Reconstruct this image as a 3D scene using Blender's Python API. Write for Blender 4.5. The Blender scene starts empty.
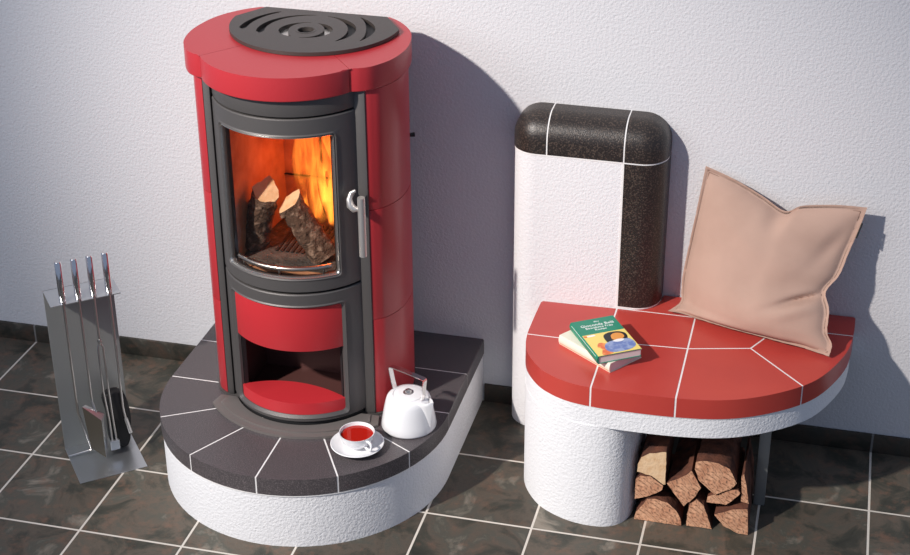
import bpy, bmesh, math, random
from mathutils import Vector, Matrix
from math import sin, cos, pi, radians, atan2, hypot

random.seed(7)
C = bpy.context.scene.collection
S = 1/3                       # floor tile pitch, metres

# ------------------------------------------------------------ camera, world, lights, exposure
CX, CY, F, PITCH, YAW, ROLL = 487.568, 239.607, 1559.389, 0.469350, -0.231533, 0.0039
fw = Vector((sin(YAW)*cos(PITCH), cos(YAW)*cos(PITCH), -sin(PITCH)))
rt = Vector((cos(YAW), -sin(YAW), 0)); up = rt.cross(fw)
r2 = cos(ROLL)*rt + sin(ROLL)*up; u2 = -sin(ROLL)*rt + cos(ROLL)*up
camd = bpy.data.cameras.new('camera'); cam = bpy.data.objects.new('camera', camd); C.objects.link(cam)
camd.sensor_width = 36; camd.lens = F/910*36
camd.shift_x = (455-CX)/910; camd.shift_y = (CY-277.5)/910
m = Matrix.Identity(4)
for i in range(3):
    m[i][0] = r2[i]; m[i][1] = u2[i]; m[i][2] = -fw[i]
m.translation = Vector((2.41519, -4.10570, 2.93624))
cam.matrix_world = m
bpy.context.scene.camera = cam

world = bpy.data.worlds.new('studio'); bpy.context.scene.world = world; world.use_nodes = True
bg = world.node_tree.nodes['Background']
bg.inputs[0].default_value = (0.56, 0.70, 1.0, 1); bg.inputs[1].default_value = 0.36

sd = bpy.data.lights.new('key_spot', 'SPOT'); sd.energy = 2300; sd.color = (1.0, 0.93, 0.87)
sd.spot_size = radians(33); sd.spot_blend = 1.0; sd.shadow_soft_size = .10
so = bpy.data.objects.new('key_spot', sd); C.objects.link(so)
so.location = (-1.65, -4.45, 4.80)
so.rotation_euler = (Vector((1.35, 0, .75))-so.location).to_track_quat('-Z', 'Y').to_euler()
# added area lamp out of view, gives the soft highlights on glaze and metal
ad = bpy.data.lights.new('soft_fill', 'AREA'); ad.shape = 'RECTANGLE'; ad.size = 2.4; ad.size_y = 1.8
ad.energy = 60; ad.color = (0.95, 0.97, 1.0)
ao = bpy.data.objects.new('soft_fill', ad); C.objects.link(ao); ao.location = (-2.2, -3.6, 3.2)
ao.rotation_euler = (Vector((1.0, 0, .6))-ao.location).to_track_quat('-Z', 'Y').to_euler()

vs = bpy.context.scene.view_settings
vs.view_transform = 'Standard'; vs.look = 'None'; vs.gamma = 1; vs.use_curve_mapping = False; vs.exposure = 0.0

# ------------------------------------------------------------ materials
def mat(name, col, rough=.5, metal=0, bump=None, mottle=None, speck=None, coat=0, spec=.5, noise_rough=None):
    """bump=(scale, distance, detail); mottle=(scale, other colour, lo, hi); speck=(scale, colour, threshold)"""
    M = bpy.data.materials.new(name); M.use_nodes = True; nt = M.node_tree; N = nt.nodes; L = nt.links
    b = N['Principled BSDF']; b.inputs['Roughness'].default_value = rough; b.inputs['Metallic'].default_value = metal
    b.inputs['Coat Weight'].default_value = coat; b.inputs['Coat Roughness'].default_value = .12
    b.inputs['Specular IOR Level'].default_value = spec
    b.inputs['Base Color'].default_value = (*col, 1)
    tc = N.new('ShaderNodeTexCoord'); src = None
    if mottle:
        n = N.new('ShaderNodeTexNoise'); n.inputs['Scale'].default_value = mottle[0]; n.inputs['Detail'].default_value = 6
        L.new(tc.outputs['Object'], n.inputs['Vector'])
        r = N.new('ShaderNodeMapRange'); r.inputs[1].default_value = mottle[2]; r.inputs[2].default_value = mottle[3]
        L.new(n.outputs[0], r.inputs[0])
        mx = N.new('ShaderNodeMix'); mx.data_type = 'RGBA'; mx.inputs[6].default_value = (*col, 1); mx.inputs[7].default_value = (*mottle[1], 1)
        L.new(r.outputs[0], mx.inputs[0]); src = mx.outputs[2]
    if speck:
        n = N.new('ShaderNodeTexNoise'); n.inputs['Scale'].default_value = speck[0]; n.inputs['Detail'].default_value = 2
        L.new(tc.outputs['Object'], n.inputs['Vector'])
        r = N.new('ShaderNodeMapRange'); r.inputs[1].default_value = speck[2]; r.inputs[2].default_value = speck[2]+.12
        L.new(n.outputs[0], r.inputs[0])
        mx = N.new('ShaderNodeMix'); mx.data_type = 'RGBA'; mx.inputs[7].default_value = (*speck[1], 1)
        if src: L.new(src, mx.inputs[6])
        else: mx.inputs[6].default_value = (*col, 1)
        L.new(r.outputs[0], mx.inputs[0]); src = mx.outputs[2]
    if src: L.new(src, b.inputs['Base Color'])
    if bump:
        n = N.new('ShaderNodeTexNoise'); n.inputs['Scale'].default_value = bump[0]; n.inputs['Detail'].default_value = bump[2]
        n.inputs['Roughness'].default_value = .55
        L.new(tc.outputs['Object'], n.inputs['Vector'])
        bp = N.new('ShaderNodeBump'); bp.inputs['Distance'].default_value = bump[1]; bp.inputs['Strength'].default_value = 1
        L.new(n.outputs[0], bp.inputs['Height']); L.new(bp.outputs[0], b.inputs['Normal'])
    return M

M = {}
M['wall'] = mat('wall_roughcast', (.69, .685, .70), .9, bump=(110, .0030, 3), spec=.15)
M['plaster'] = mat('white_plaster', (.86, .86, .87), .9, bump=(120, .0030, 3), spec=.2)
M['plaster_smooth'] = mat('smooth_plaster', (.80, .79, .80), .9, bump=(120, .0025, 3), spec=.2)
M['grout'] = mat('white_grout', (.86, .84, .82), .8, bump=(300, .001, 2))
M['black_tile'] = mat('black_glazed_tile', (.066, .058, .061), .36, speck=(330, (.15, .128, .132), .50), bump=(400, .0006, 2))
M['brown_tile'] = mat('dark_brown_glazed_tile', (.022, .017, .015), .36, speck=(210, (.085, .062, .048), .52), bump=(300, .0008, 2))
M['red_tile'] = mat('brick_red_glazed_tile', (.54, .062, .046), .30, mottle=(3, (.49, .052, .042), .4, .6))
M['red_ceramic'] = mat('crimson_ceramic', (.45, .030, .038), .38, bump=(160, .0003, 2))
M['red_panel'] = mat('red_enamel', (.52, .028, .036), .35)
M['cast'] = mat('cast_iron', (.105, .098, .095), .45, .35, bump=(500, .0005, 2))
M['cast_light'] = mat('cast_iron_grey', (.19, .17, .16), .5, .3, bump=(500, .0005, 2))
M['plate_iron'] = mat('top_plate_iron', (.050, .041, .037), .45, .1, bump=(500, .0004, 2))
M['dark'] = mat('dark_sheet_steel', (.012, .012, .013), .6)
M['maroon'] = mat('compartment_steel', (.11, .045, .04), .45, .2)  # reddish reflection of the panels is mixed into this steel colour
M['edge'] = mat('polished_trim', (.55, .53, .5), .25, .9)
M['chamotte'] = mat('firebrick', (.50, .26, .14), .9, mottle=(9, (.30, .12, .06), .4, .7), bump=(60, .003, 3))
M['steel'] = mat('brushed_steel', (.62, .60, .58), .28, 1)
M['bronze'] = mat('dark_pan_face', (.13, .115, .09), .4, .5)  # darker tone for the broad face of the pan
M['satin'] = mat('satin_nickel', (.70, .66, .62), .38, .8)
M['ash'] = mat('grey_ash', (.05, .045, .042), .95, mottle=(30, (.12, .10, .09), .4, .7), bump=(80, .01, 4))
M['chrome'] = mat('chrome', (.78, .76, .76), .12, 1)
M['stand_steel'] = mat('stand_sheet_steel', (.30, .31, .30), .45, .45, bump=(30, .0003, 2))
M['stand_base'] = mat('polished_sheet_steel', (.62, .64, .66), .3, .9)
M['black_rubber'] = mat('black_bristle', (.008, .008, .009), .7)
M['porcelain'] = mat('white_porcelain', (.88, .88, .89), .18, coat=.3)
M['cover_white'] = mat('cream_book_cover', (.88, .82, .68), .5)
M['cover_green'] = mat('green_book_cover', (.012, .25, .15), .4)
M['cover_yellow'] = mat('yellow_cover_print', (.92, .72, .20), .4)
M['cover_black'] = mat('black_cover_print', (.012, .016, .02), .4)
M['cover_blue'] = mat('blue_cover_print', (.16, .23, .50), .4, mottle=(60, (.32, .40, .62), .45, .6))
M['cover_orange'] = mat('orange_cover_print', (.80, .33, .07), .4)
M['cover_red'] = mat('red_cover_print', (.78, .17, .06), .4, mottle=(70, (.95, .40, .10), .45, .6))
M['paper'] = mat('book_pages', (.80, .72, .68), .8)
M['ink'] = mat('white_ink', (.9, .9, .88), .5)
M['ink_grey'] = mat('grey_ink', (.35, .30, .26), .5)
M['fabric'] = mat('beige_cotton', (.50, .335, .265), .9, bump=(700, .0006, 2), mottle=(6, (.46, .305, .24), .4, .6), spec=.2)
M['thread'] = mat('brown_seam_thread', (.28, .17, .13), .9)
M['label_black'] = mat('woven_black_tag', (.02, .02, .02), .8)

def tea():
    T = mat('red_tea', (.42, .012, .006), .05)
    return T
M['tea'] = tea()

def glass():
    T = bpy.data.materials.new('stove_glass'); T.use_nodes = True; nt = T.node_tree; N = nt.nodes; L = nt.links
    N.clear(); o = N.new('ShaderNodeOutputMaterial'); t = N.new('ShaderNodeBsdfTransparent'); t.inputs[0].default_value = (.96, .93, .90, 1)
    g = N.new('ShaderNodeBsdfGlossy'); g.inputs['Roughness'].default_value = .04
    f = N.new('ShaderNodeFresnel'); f.inputs[0].default_value = 1.45
    gm = N.new('ShaderNodeNewGeometry'); mm = N.new('ShaderNodeMath'); mm.operation = 'MULTIPLY'; iv = N.new('ShaderNodeMath'); iv.operation = 'SUBTRACT'; iv.inputs[0].default_value = 1
    L.new(gm.outputs['Backfacing'], iv.inputs[1]); L.new(iv.outputs[0], mm.inputs[0]); L.new(f.outputs[0], mm.inputs[1])
    x = N.new('ShaderNodeMixShader'); L.new(mm.outputs[0], x.inputs[0]); L.new(t.outputs[0], x.inputs[1]); L.new(g.outputs[0], x.inputs[2])
    L.new(x.outputs[0], o.inputs[0]); return T
M['glass'] = glass()

def flame_mat():
    T = bpy.data.materials.new('flame'); T.use_nodes = True; nt = T.node_tree; N = nt.nodes; L = nt.links
    N.clear(); o = N.new('ShaderNodeOutputMaterial'); e = N.new('ShaderNodeEmission')
    tc = N.new('ShaderNodeTexCoord'); mp = N.new('ShaderNodeMapping'); mp.inputs['Scale'].default_value = (26, 26, 7)
    L.new(tc.outputs['Object'], mp.inputs[0])
    n = N.new('ShaderNodeTexNoise'); n.inputs['Scale'].default_value = 1; n.inputs['Detail'].default_value = 3; n.inputs['Distortion'].default_value = 1.2
    L.new(mp.outputs[0], n.inputs['Vector'])
    r = N.new('ShaderNodeMapRange'); r.inputs[1].default_value = .44; r.inputs[2].default_value = .66; r.inputs[3].default_value = .04; r.inputs[4].default_value = 1
    L.new(n.outputs[0], r.inputs[0])
    sp = N.new('ShaderNodeSeparateXYZ'); L.new(tc.outputs['Object'], sp.inputs[0])
    h = N.new('ShaderNodeMapRange'); h.inputs[1].default_value = 0.0; h.inputs[2].default_value = .46; h.inputs[3].default_value = 60; h.inputs[4].default_value = 14
    L.new(sp.outputs[2], h.inputs[0])
    mu = N.new('ShaderNodeMath'); mu.operation = 'MULTIPLY'; L.new(r.outputs[0], mu.inputs[0]); L.new(h.outputs[0], mu.inputs[1])
    e.inputs[0].default_value = (1, .30, .035, 1); L.new(mu.outputs[0], e.inputs[1])
    L.new(e.outputs[0], o.inputs['Volume']); return T
M['flame'] = flame_mat()

def wood_cut():
    T = mat('sawn_log_end', (.74, .40, .235), .85, mottle=(22, (.50, .22, .12), .42, .66)); nt = T.node_tree; N = nt.nodes; L = nt.links
    w = N.new('ShaderNodeTexWave'); w.wave_type = 'BANDS'; w.bands_direction = 'DIAGONAL'; w.inputs['Scale'].default_value = 28; w.inputs['Distortion'].default_value = 6; w.inputs['Detail'].default_value = 3
    tc = N.new('ShaderNodeTexCoord'); L.new(tc.outputs['Object'], w.inputs[0])
    b = N.new('ShaderNodeBump'); b.inputs['Distance'].default_value = .004; L.new(w.outputs[1], b.inputs['Height'])
    L.new(b.outputs[0], N['Principled BSDF'].inputs['Normal']); return T
M['wood_cut'] = wood_cut()
M['wood_pale'] = mat('pale_sawn_wood', (.80, .56, .34), .85, mottle=(40, (.68, .42, .22), .45, .7), bump=(120, .002, 3))
M['wood_split'] = mat('shaded_split_wood', (.16, .055, .03), .9, mottle=(20, (.05, .018, .012), .4, .65), bump=(60, .006, 4))  # log sides darkened, shade under the bench is in the colour
M['bark'] = mat('bark', (.11, .065, .045), .95, mottle=(45, (.30, .21, .16), .5, .65), bump=(55, .03, 6))

def floor_mat(name, vertical=False):
    T = bpy.data.materials.new(name); T.use_nodes = True; nt = T.node_tree; N = nt.nodes; L = nt.links
    b = N['Principled BSDF']; g = N.new('ShaderNodeNewGeometry'); sp = N.new('ShaderNodeSeparateXYZ'); L.new(g.outputs['Position'], sp.inputs[0])
    def math_(op, a, bb=None, c=None):
        q = N.new('ShaderNodeMath'); q.operation = op
        for k, v in enumerate((a, bb, c)):
            if v is None: continue
            if isinstance(v, (int, float)): q.inputs[k].default_value = v
            else: L.new(v, q.inputs[k])
        return q.outputs[0]
    dist = None; cells = []
    for ax in ((0,) if vertical else (0, 1)):
        t = math_('DIVIDE', sp.outputs[ax], S); cells.append(math_('FLOOR', math_('ADD', t, 0.0)))
        fr = math_('FRACT', t); d = math_('MINIMUM', fr, math_('SUBTRACT', 1.0, fr))
        dist = d if dist is None else math_('MINIMUM', dist, d)
    mask = N.new('ShaderNodeMapRange'); mask.inputs[1].default_value = .0095; mask.inputs[2].default_value = .0125; L.new(dist, mask.inputs[0])
    cv = N.new('ShaderNodeCombineXYZ'); L.new(cells[0], cv.inputs[0])
    if not vertical: L.new(cells[1], cv.inputs[1])
    wn = N.new('ShaderNodeTexWhiteNoise'); L.new(cv.outputs[0], wn.inputs[0])
    # per-tile offset of the slate pattern
    off = N.new('ShaderNodeVectorMath'); off.operation = 'MULTIPLY_ADD'; L.new(wn.outputs[1], off.inputs[0]); off.inputs[1].default_value = (9, 9, 9); L.new(g.outputs['Position'], off.inputs[2])
    n1 = N.new('ShaderNodeTexNoise'); n1.inputs['Scale'].default_value = 7; n1.inputs['Detail'].default_value = 8; n1.inputs['Roughness'].default_value = .62; n1.inputs['Distortion'].default_value = .6; L.new(off.outputs[0], n1.inputs['Vector'])
    n2 = N.new('ShaderNodeTexNoise'); n2.inputs['Scale'].default_value = 16; n2.inputs['Detail'].default_value = 8; n2.inputs['Roughness'].default_value = .7; L.new(off.outputs[0], n2.inputs['Vector'])
    cr = N.new('ShaderNodeValToRGB'); L.new(n1.outputs[0], cr.inputs[0]); E = cr.color_ramp.elements
    E[0].position = .30; E[0].color = (.030, .031, .025, 1); E[1].position = .70; E[1].color = (.26, .225, .18, 1)
    for p_, c_ in ((.42, (.058, .056, .043, 1)), (.50, (.115, .092, .07, 1)), (.58, (.085, .083, .066, 1))):
        e = E.new(p_); e.color = c_
    rust = N.new('ShaderNodeMapRange'); rust.inputs[1].default_value = .52; rust.inputs[2].default_value = .68; rust.inputs[4].default_value = .6; L.new(n2.outputs[0], rust.inputs[0])
    mr = N.new('ShaderNodeMix'); mr.data_type = 'RGBA'; L.new(rust.outputs[0], mr.inputs[0]); L.new(cr.outputs[0], mr.inputs[6]); mr.inputs[7].default_value = (.21, .112, .074, 1)
    br = N.new('ShaderNodeMapRange'); L.new(wn.outputs[0], br.inputs[0]); br.inputs[3].default_value = .45 if vertical else .8; br.inputs[4].default_value = .6 if vertical else 1.2  # skirting: same tile, shade painted in by a darker scale
    ml = N.new('ShaderNodeVectorMath'); ml.operation = 'SCALE'; L.new(mr.outputs[2], ml.inputs[0]); L.new(br.outputs[0], ml.inputs[3])
    mx = N.new('ShaderNodeMix'); mx.data_type = 'RGBA'; L.new(mask.outputs[0], mx.inputs[0])
    mx.inputs[6].default_value = (.20, .19, .18, 1) if vertical else (.72, .66, .58, 1)
    L.new(ml.outputs[0], mx.inputs[7]); L.new(mx.outputs[2], b.inputs['Base Color'])
    b.inputs['Roughness'].default_value = .5; b.inputs['Specular IOR Level'].default_value = .4
    hs = math_('ADD', math_('MULTIPLY', mask.outputs[0], .5), math_('MULTIPLY', n2.outputs[0], .6))
    bp = N.new('ShaderNodeBump'); bp.inputs['Distance'].default_value = .004; L.new(hs, bp.inputs['Height']); L.new(bp.outputs[0], b.inputs['Normal'])
    return T
M['floor'] = floor_mat('slate_floor_tiles'); M['base'] = floor_mat('slate_skirting_tiles', True)

# ------------------------------------------------------------ helpers
def obj(name, bm, mt, parent=None, loc=None, smooth=40, rot=None):
    me = bpy.data.meshes.new(name)
    bmesh.ops.recalc_face_normals(bm, faces=bm.faces[:])
    bm.to_mesh(me); bm.free()
    for x in (mt if isinstance(mt, (list, tuple)) else [mt]): me.materials.append(x)
    me.polygons.foreach_set('use_smooth', [smooth > 0]*len(me.polygons))
    if smooth > 0: me.set_sharp_from_angle(angle=radians(smooth))
    o = bpy.data.objects.new(name, me); C.objects.link(o)
    if parent: o.parent = parent
    if loc: o.location = loc
    if rot: o.rotation_euler = rot
    return o
def tag(o, label, cat, group=None):
    o['label'] = label; o['category'] = cat
    if group: o['group'] = group
    return o
def thing(name, label, cat, loc=(0, 0, 0), rotz=0, group=None):
    o = bpy.data.objects.new(name, None); C.objects.link(o); o.empty_display_size = .05
    o.location = loc; o.rotation_euler = (0, 0, rotz); return tag(o, label, cat, group)
def struct(o): o['kind'] = 'structure'; return o

def prism(pts, z0, z1, bev=0, seg=3, bm=None, mi=0, bevbot=0):
    own = bmesh.new()
    lo = [own.verts.new((x, y, z0)) for x, y in pts]; hi = [own.verts.new((x, y, z1)) for x, y in pts]
    own.faces.new(lo[::-1]); top = own.faces.new(hi); n = len(pts)
    for i in range(n): own.faces.new((lo[i], lo[(i+1) % n], hi[(i+1) % n], hi[i]))
    ed = []
    if bev: ed += list(top.edges)
    if ed: bmesh.ops.bevel(own, geom=ed, offset=bev, segments=seg, profile=.5, affect='EDGES', clamp_overlap=True)
    if bevbot:
        own.edges.ensure_lookup_table()
        e2 = [e for e in own.edges if all(abs(v.co.z-z0) < 1e-6 for v in e.verts)]
        bmesh.ops.bevel(own, geom=e2, offset=bevbot, segments=seg, profile=.5, affect='EDGES', clamp_overlap=True)
    for f in own.faces: f.material_index = mi
    if bm is None: return own
    merge(bm, own); return bm
def merge(bm, other):
    me = bpy.data.meshes.new('tmp'); other.to_mesh(me); other.free(); bm.from_mesh(me); bpy.data.meshes.remove(me)
def box(x0, x1, y0, y1, z0, z1, bev=0, bm=None, seg=2, mi=0):
    own = bmesh.new()
    bmesh.ops.create_cube(own, size=1)
    for v in own.verts:
        v.co = Vector(((x0+x1)/2+v.co.x*(x1-x0), (y0+y1)/2+v.co.y*(y1-y0), (z0+z1)/2+v.co.z*(z1-z0)))
    if bev: bmesh.ops.bevel(own, geom=own.edges[:], offset=bev, segments=seg, profile=.5, affect='EDGES')
    for f in own.faces: f.material_index = mi
    if bm is None: return own
    merge(bm, own); return bm
def cut(src, planes, gap=.0052):
    """keep the part of src where (p-co).n <= -gap/2 for every plane"""
    b = src.copy()
    for co, no in planes:
        n = Vector(no).normalized(); c = Vector(co) - n*gap/2
        bmesh.ops.bisect_plane(b, geom=b.verts[:]+b.edges[:]+b.faces[:], dist=1e-6, plane_co=c, plane_no=n, clear_outer=True)
        ed = [e for e in b.edges if e.is_boundary]
        if ed: bmesh.ops.holes_fill(b, edges=ed, sides=0)
    return b
def bez(pts, n=8, closed=False):
    """catmull-rom through 2D/3D points"""
    P = [Vector(p) for p in pts]; out = []; N_ = len(P)
    rng = range(N_ if closed else N_-1)
    for i in rng:
        if closed: a, b, c, d = P[i-1], P[i], P[(i+1) % N_], P[(i+2) % N_]
        else: a, b, c, d = P[max(i-1, 0)], P[i], P[i+1], P[min(i+2, N_-1)]
        for k in range(n):
            t = k/n
            out.append(.5*((2*b)+(c-a)*t+(2*a-5*b+4*c-d)*t*t+(3*b-a-3*c+d)*t**3))
    if not closed: out.append(P[-1])
    return out
def arc(cx, cy, r, a0, a1, n=24):
    return [(cx+r*cos(radians(a0+(a1-a0)*i/n)), cy+r*sin(radians(a0+(a1-a0)*i/n))) for i in range(n+1)]
def lathe(prof, n=48, bm=None, mi=0, cx=0, cy=0):
    own = bmesh.new(); rings = []
    for r, z in prof:
        if r < 1e-6: rings.append([own.verts.new((cx, cy, z))])
        else: rings.append([own.verts.new((cx+r*cos(2*pi*k/n), cy+r*sin(2*pi*k/n), z)) for k in range(n)])
    for A, B in zip(rings, rings[1:]):
        if len(A) == 1 and len(B) == 1: continue
        for k in range(n):
            k2 = (k+1) % n
            if len(A) == 1: own.faces.new((A[0], B[k], B[k2]))
            elif len(B) == 1: own.faces.new((A[k], A[k2], B[0]))
            else: own.faces.new((A[k], A[k2], B[k2], B[k]))
    for f in own.faces: f.material_index = mi
    if bm is None: return own
    merge(bm, own); return bm
def tube(path, r, n=12, bm=None, mi=0, flat=1.0):
    P = [Vector(p) for p in path]; rr = r if isinstance(r, (list, tuple)) else [r]*len(P)
    own = bmesh.new(); rings = []; prev = None
    for i, p in enumerate(P):
        t = (P[min(i+1, len(P)-1)]-P[max(i-1, 0)]).normalized()
        if prev is None:
            a = Vector((0, 0, 1)) if abs(t.z) < .9 else Vector((1, 0, 0)); u = t.cross(a).normalized()
        else:
            u = (prev - t*prev.dot(t)).normalized()
        prev = u; w = t.cross(u)
        rings.append([own.verts.new(p+(u*cos(2*pi*k/n)*flat+w*sin(2*pi*k/n))*rr[i]) for k in range(n)])
    for A, B in zip(rings, rings[1:]):
        for k in range(n): own.faces.new((A[k], A[(k+1) % n], B[(k+1) % n], B[k]))
    own.faces.new(rings[0][::-1]); own.faces.new(rings[-1])
    for f in own.faces: f.material_index = mi
    if bm is None: return own
    merge(bm, own); return bm
def rrect(w, z0, z1, rad, nc=6, ns=18, w2=None):
    """closed outline in (s, z), s is measured along the arc"""
    x1 = w; x0 = -w if w2 is None else w2; out = []
    cor = [(x1-rad, z0+rad, -90), (x1-rad, z1-rad, 0), (x0+rad, z1-rad, 90), (x0+rad, z0+rad, 180)]
    for i, (cx, cz, a) in enumerate(cor):
        for k in range(nc+1):
            t = radians(a+90*k/nc); out.append((cx+rad*cos(t), cz+rad*sin(t)))
        nx = cor[(i+1) % 4]; t2 = radians(nx[2]); e = (nx[0]+rad*cos(t2), nx[1]+rad*sin(t2)); s0 = out[-1]
        for k in range(1, ns): out.append((s0[0]+(e[0]-s0[0])*k/ns, s0[1]+(e[1]-s0[1])*k/ns))
    return out
def bent_ring(rings, R, cy, sub=3, mi=0):
    """rings of (outline, radial offset) swept into one closed frame wrapped round a vertical cylinder"""
    own = bmesh.new(); full = []
    for i, (o1, f1) in enumerate(rings):
        o2, f2 = rings[(i+1) % len(rings)]
        far = max(hypot(a[0]-b[0], a[1]-b[1]) for a, b in zip(o1, o2)) > .012
        k = sub if far else 1
        for j in range(k):
            t = j/k; full.append([(a[0]+(b[0]-a[0])*t, a[1]+(b[1]-a[1])*t, f1+(f2-f1)*t) for a, b in zip(o1, o2)])
    V = [[own.verts.new(((R+f)*sin(s/R), cy-(R+f)*cos(s/R), z)) for s, z, f in ring] for ring in full]
    n = len(V[0])
    for i in range(len(V)):
        A, B = V[i], V[(i+1) % len(V)]
        for k in range(n): own.faces.new((A[k], A[(k+1) % n], B[(k+1) % n], B[k]))
    for f in own.faces: f.material_index = mi
    return own
def bent_panel(R, cy, a0, a1, z0, z1, t, n=32, cx=0, bev=0):
    pts = [(cx+R*sin(radians(a0+(a1-a0)*i/n)), cy-R*cos(radians(a0+(a1-a0)*i/n))) for i in range(n+1)]
    pts += [(cx+(R-t)*sin(radians(a1-(a1-a0)*i/n)), cy-(R-t)*cos(radians(a1-(a1-a0)*i/n))) for i in range(n+1)]
    return prism(pts, z0, z1, bev, 2, bevbot=bev)
def text_part(name, body, size, mt, parent, loc, rot, extrude=.0003, align='CENTER', sx=1):
    cu = bpy.data.curves.new(name, 'FONT'); cu.body = body; cu.size = size; cu.extrude = extrude; cu.align_x = align; cu.resolution_u = 3
    t = bpy.data.objects.new(name, cu); C.objects.link(t)
    bpy.context.view_layer.update()
    me = bpy.data.meshes.new_from_object(t.evaluated_get(bpy.context.evaluated_depsgraph_get()))
    bpy.data.objects.remove(t); me.materials.clear(); me.materials.append(mt)
    o = bpy.data.objects.new(name, me); C.objects.link(o); o.parent = parent; o.location = loc; o.rotation_euler = rot; o.scale = (sx, 1, 1)
    return o

WY = .336
# ------------------------------------------------------------ setting
struct(obj('wall_back', box(-2.2, 4.6, WY, WY+.15, 0, 2.8), M['wall'], smooth=0))
struct(obj('floor', box(-2.2, 4.6, -3.2, WY+.15, -.06, 0), M['floor'], smooth=0))
for a, b in ((-2.2, .428), (1.36, 1.466), (1.96, 4.6)):
    struct(obj('baseboard_back', box(a, b, WY-.011, WY-.0005, .0, .068, .002), M['base'], smooth=30))

# ------------------------------------------------------------ stove hearth
HX, HC, HR = .893, -.138, .465
def hearth_outline(r, n=40):
    return [(HX-r, WY-.001)]+[(HX+r*cos(radians(180+180*i/n)), HC+r*sin(radians(180+180*i/n))) for i in range(n+1)]+[(HX+r, WY-.001)]
hearth = thing('stove_hearth', 'low white plastered hearth with speckled black tile top under the red stove', 'hearth', (0, 0, 0))
obj('plaster_base', prism(hearth_outline(.461), 0, .186, .003), M['plaster'], hearth)
obj('grout_bed', prism(hearth_outline(HR-.0009), .1835, .2448, .007), M['grout'], hearth)
slab = prism(hearth_outline(HR), .1885, .2455, .007, 3)
def halfplane(p, q):      # plane through p,q; normal to the right of p->q
    d = Vector((q[0]-p[0], q[1]-p[1], 0)); return (Vector((p[0], p[1], 0)), Vector((d.y, -d.x, 0)))
cen = (HX, HC)
ray = lambda a: (HX+cos(radians(a)), HC+sin(radians(a)))
tiles = bmesh.new()
for a in range(180, 360, 30):
    merge(tiles, cut(slab, [halfplane(cen, ray(a)), halfplane(ray(a+30), cen)]))
for xa, xb in ((0, HX), (HX, 3)):
    for ya, yb in ((HC, .10), (.10, WY-.002)):
        merge(tiles, cut(slab, [((xa, 0, 0), (-1, 0, 0)), ((xb, 0, 0), (1, 0, 0)), ((0, ya, 0), (0, -1, 0)), ((0, yb, 0), (0, 1, 0))]))
slab.free()
obj('tile_top', tiles, M['black_tile'], hearth)

# ------------------------------------------------------------ stove
SZ = .2455
stove = thing('wood_stove', 'tall red ceramic wood stove with curved glass fire door standing on the hearth', 'stove', (HX, 0, SZ))
ZT = 1.40 - SZ                                                   # lid top, local
half_side = [(.2465, -.200), (.262, -.190), (.283, -.168), (.308, -.112), (.316, -.050), (.309, .020), (.286, .090), (.248, .155), (.200, .205)]
hs_o = [(p.x, p.y) for p in bez(half_side, 6)]
def inward(pts, d):
    o = []
    for i in range(len(pts)):
        a, c = Vector(pts[max(i-1, 0)]), Vector(pts[min(i+1, len(pts)-1)]); t = (c-a).normalized(); o.append((pts[i][0]-t.y*d, pts[i][1]+t.x*d))
    return o
hs_i = inward(hs_o, .026)
zs = [.008, .585-SZ, .953-SZ, 1.329-SZ]
for sgn in (-1, 1):
    for k in range(3):
        loop = [(sgn*x, y) for x, y in hs_o+hs_i[::-1]]
        if sgn < 0: loop = loop[::-1]
        obj('side_tile', prism(loop, zs[k]+.0007, zs[k+1]-.0007, .0015, 2, bevbot=.0015), M['red_ceramic'], stove)
xb, yb = .200, .205
obj('back_panel', box(-xb, xb, yb-.02, yb-.003, .01, 1.327-SZ), M['dark'], stove)
# base tray under the side tiles
obj('base_ring', prism([(x*1.015, y*1.015) for x, y in hs_o]+[(-x*1.015, y*1.015) for x, y in hs_o[::-1]], 0.001, .008), M['cast'], stove)
# front posts
RD, CD = .245, -.0905
for sgn in (-1, 1):
    b = box(min(sgn*.211, sgn*.243), max(sgn*.2215, sgn*.2455), -.206, -.16, .009, 1.337-SZ, .003)
    obj('front_post', b, M['cast'], stove)
# recessed frame behind the doors
fr = RD-.016
w_o = fr*radians(66)
obj('inner_frame', bent_ring([(rrect(w_o, .012, .713-SZ, .004), 0), (rrect(fr*radians(44.5), .298-SZ, .665-SZ, .01), 0), (rrect(fr*radians(44.5), .298-SZ, .665-SZ, .01), -.012), (rrect(w_o, .012, .713-SZ, .004), -.012)], fr, CD), M['dark'], stove)
obj('inner_frame', bent_ring([(rrect(w_o, .713-SZ, 1.327-SZ, .004), 0), (rrect(fr*radians(44.5), .768-SZ, 1.212-SZ, .01), 0), (rrect(fr*radians(44.5), .768-SZ, 1.212-SZ, .01), -.012), (rrect(w_o, .713-SZ, 1.327-SZ, .004), -.012)], fr, CD), M['dark'], stove)
obj('top_fascia', bent_panel(RD-.002, CD, -63, 63, 1.277-SZ, 1.327-SZ, .012, 40, bev=.002), M['cast'], stove)
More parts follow.
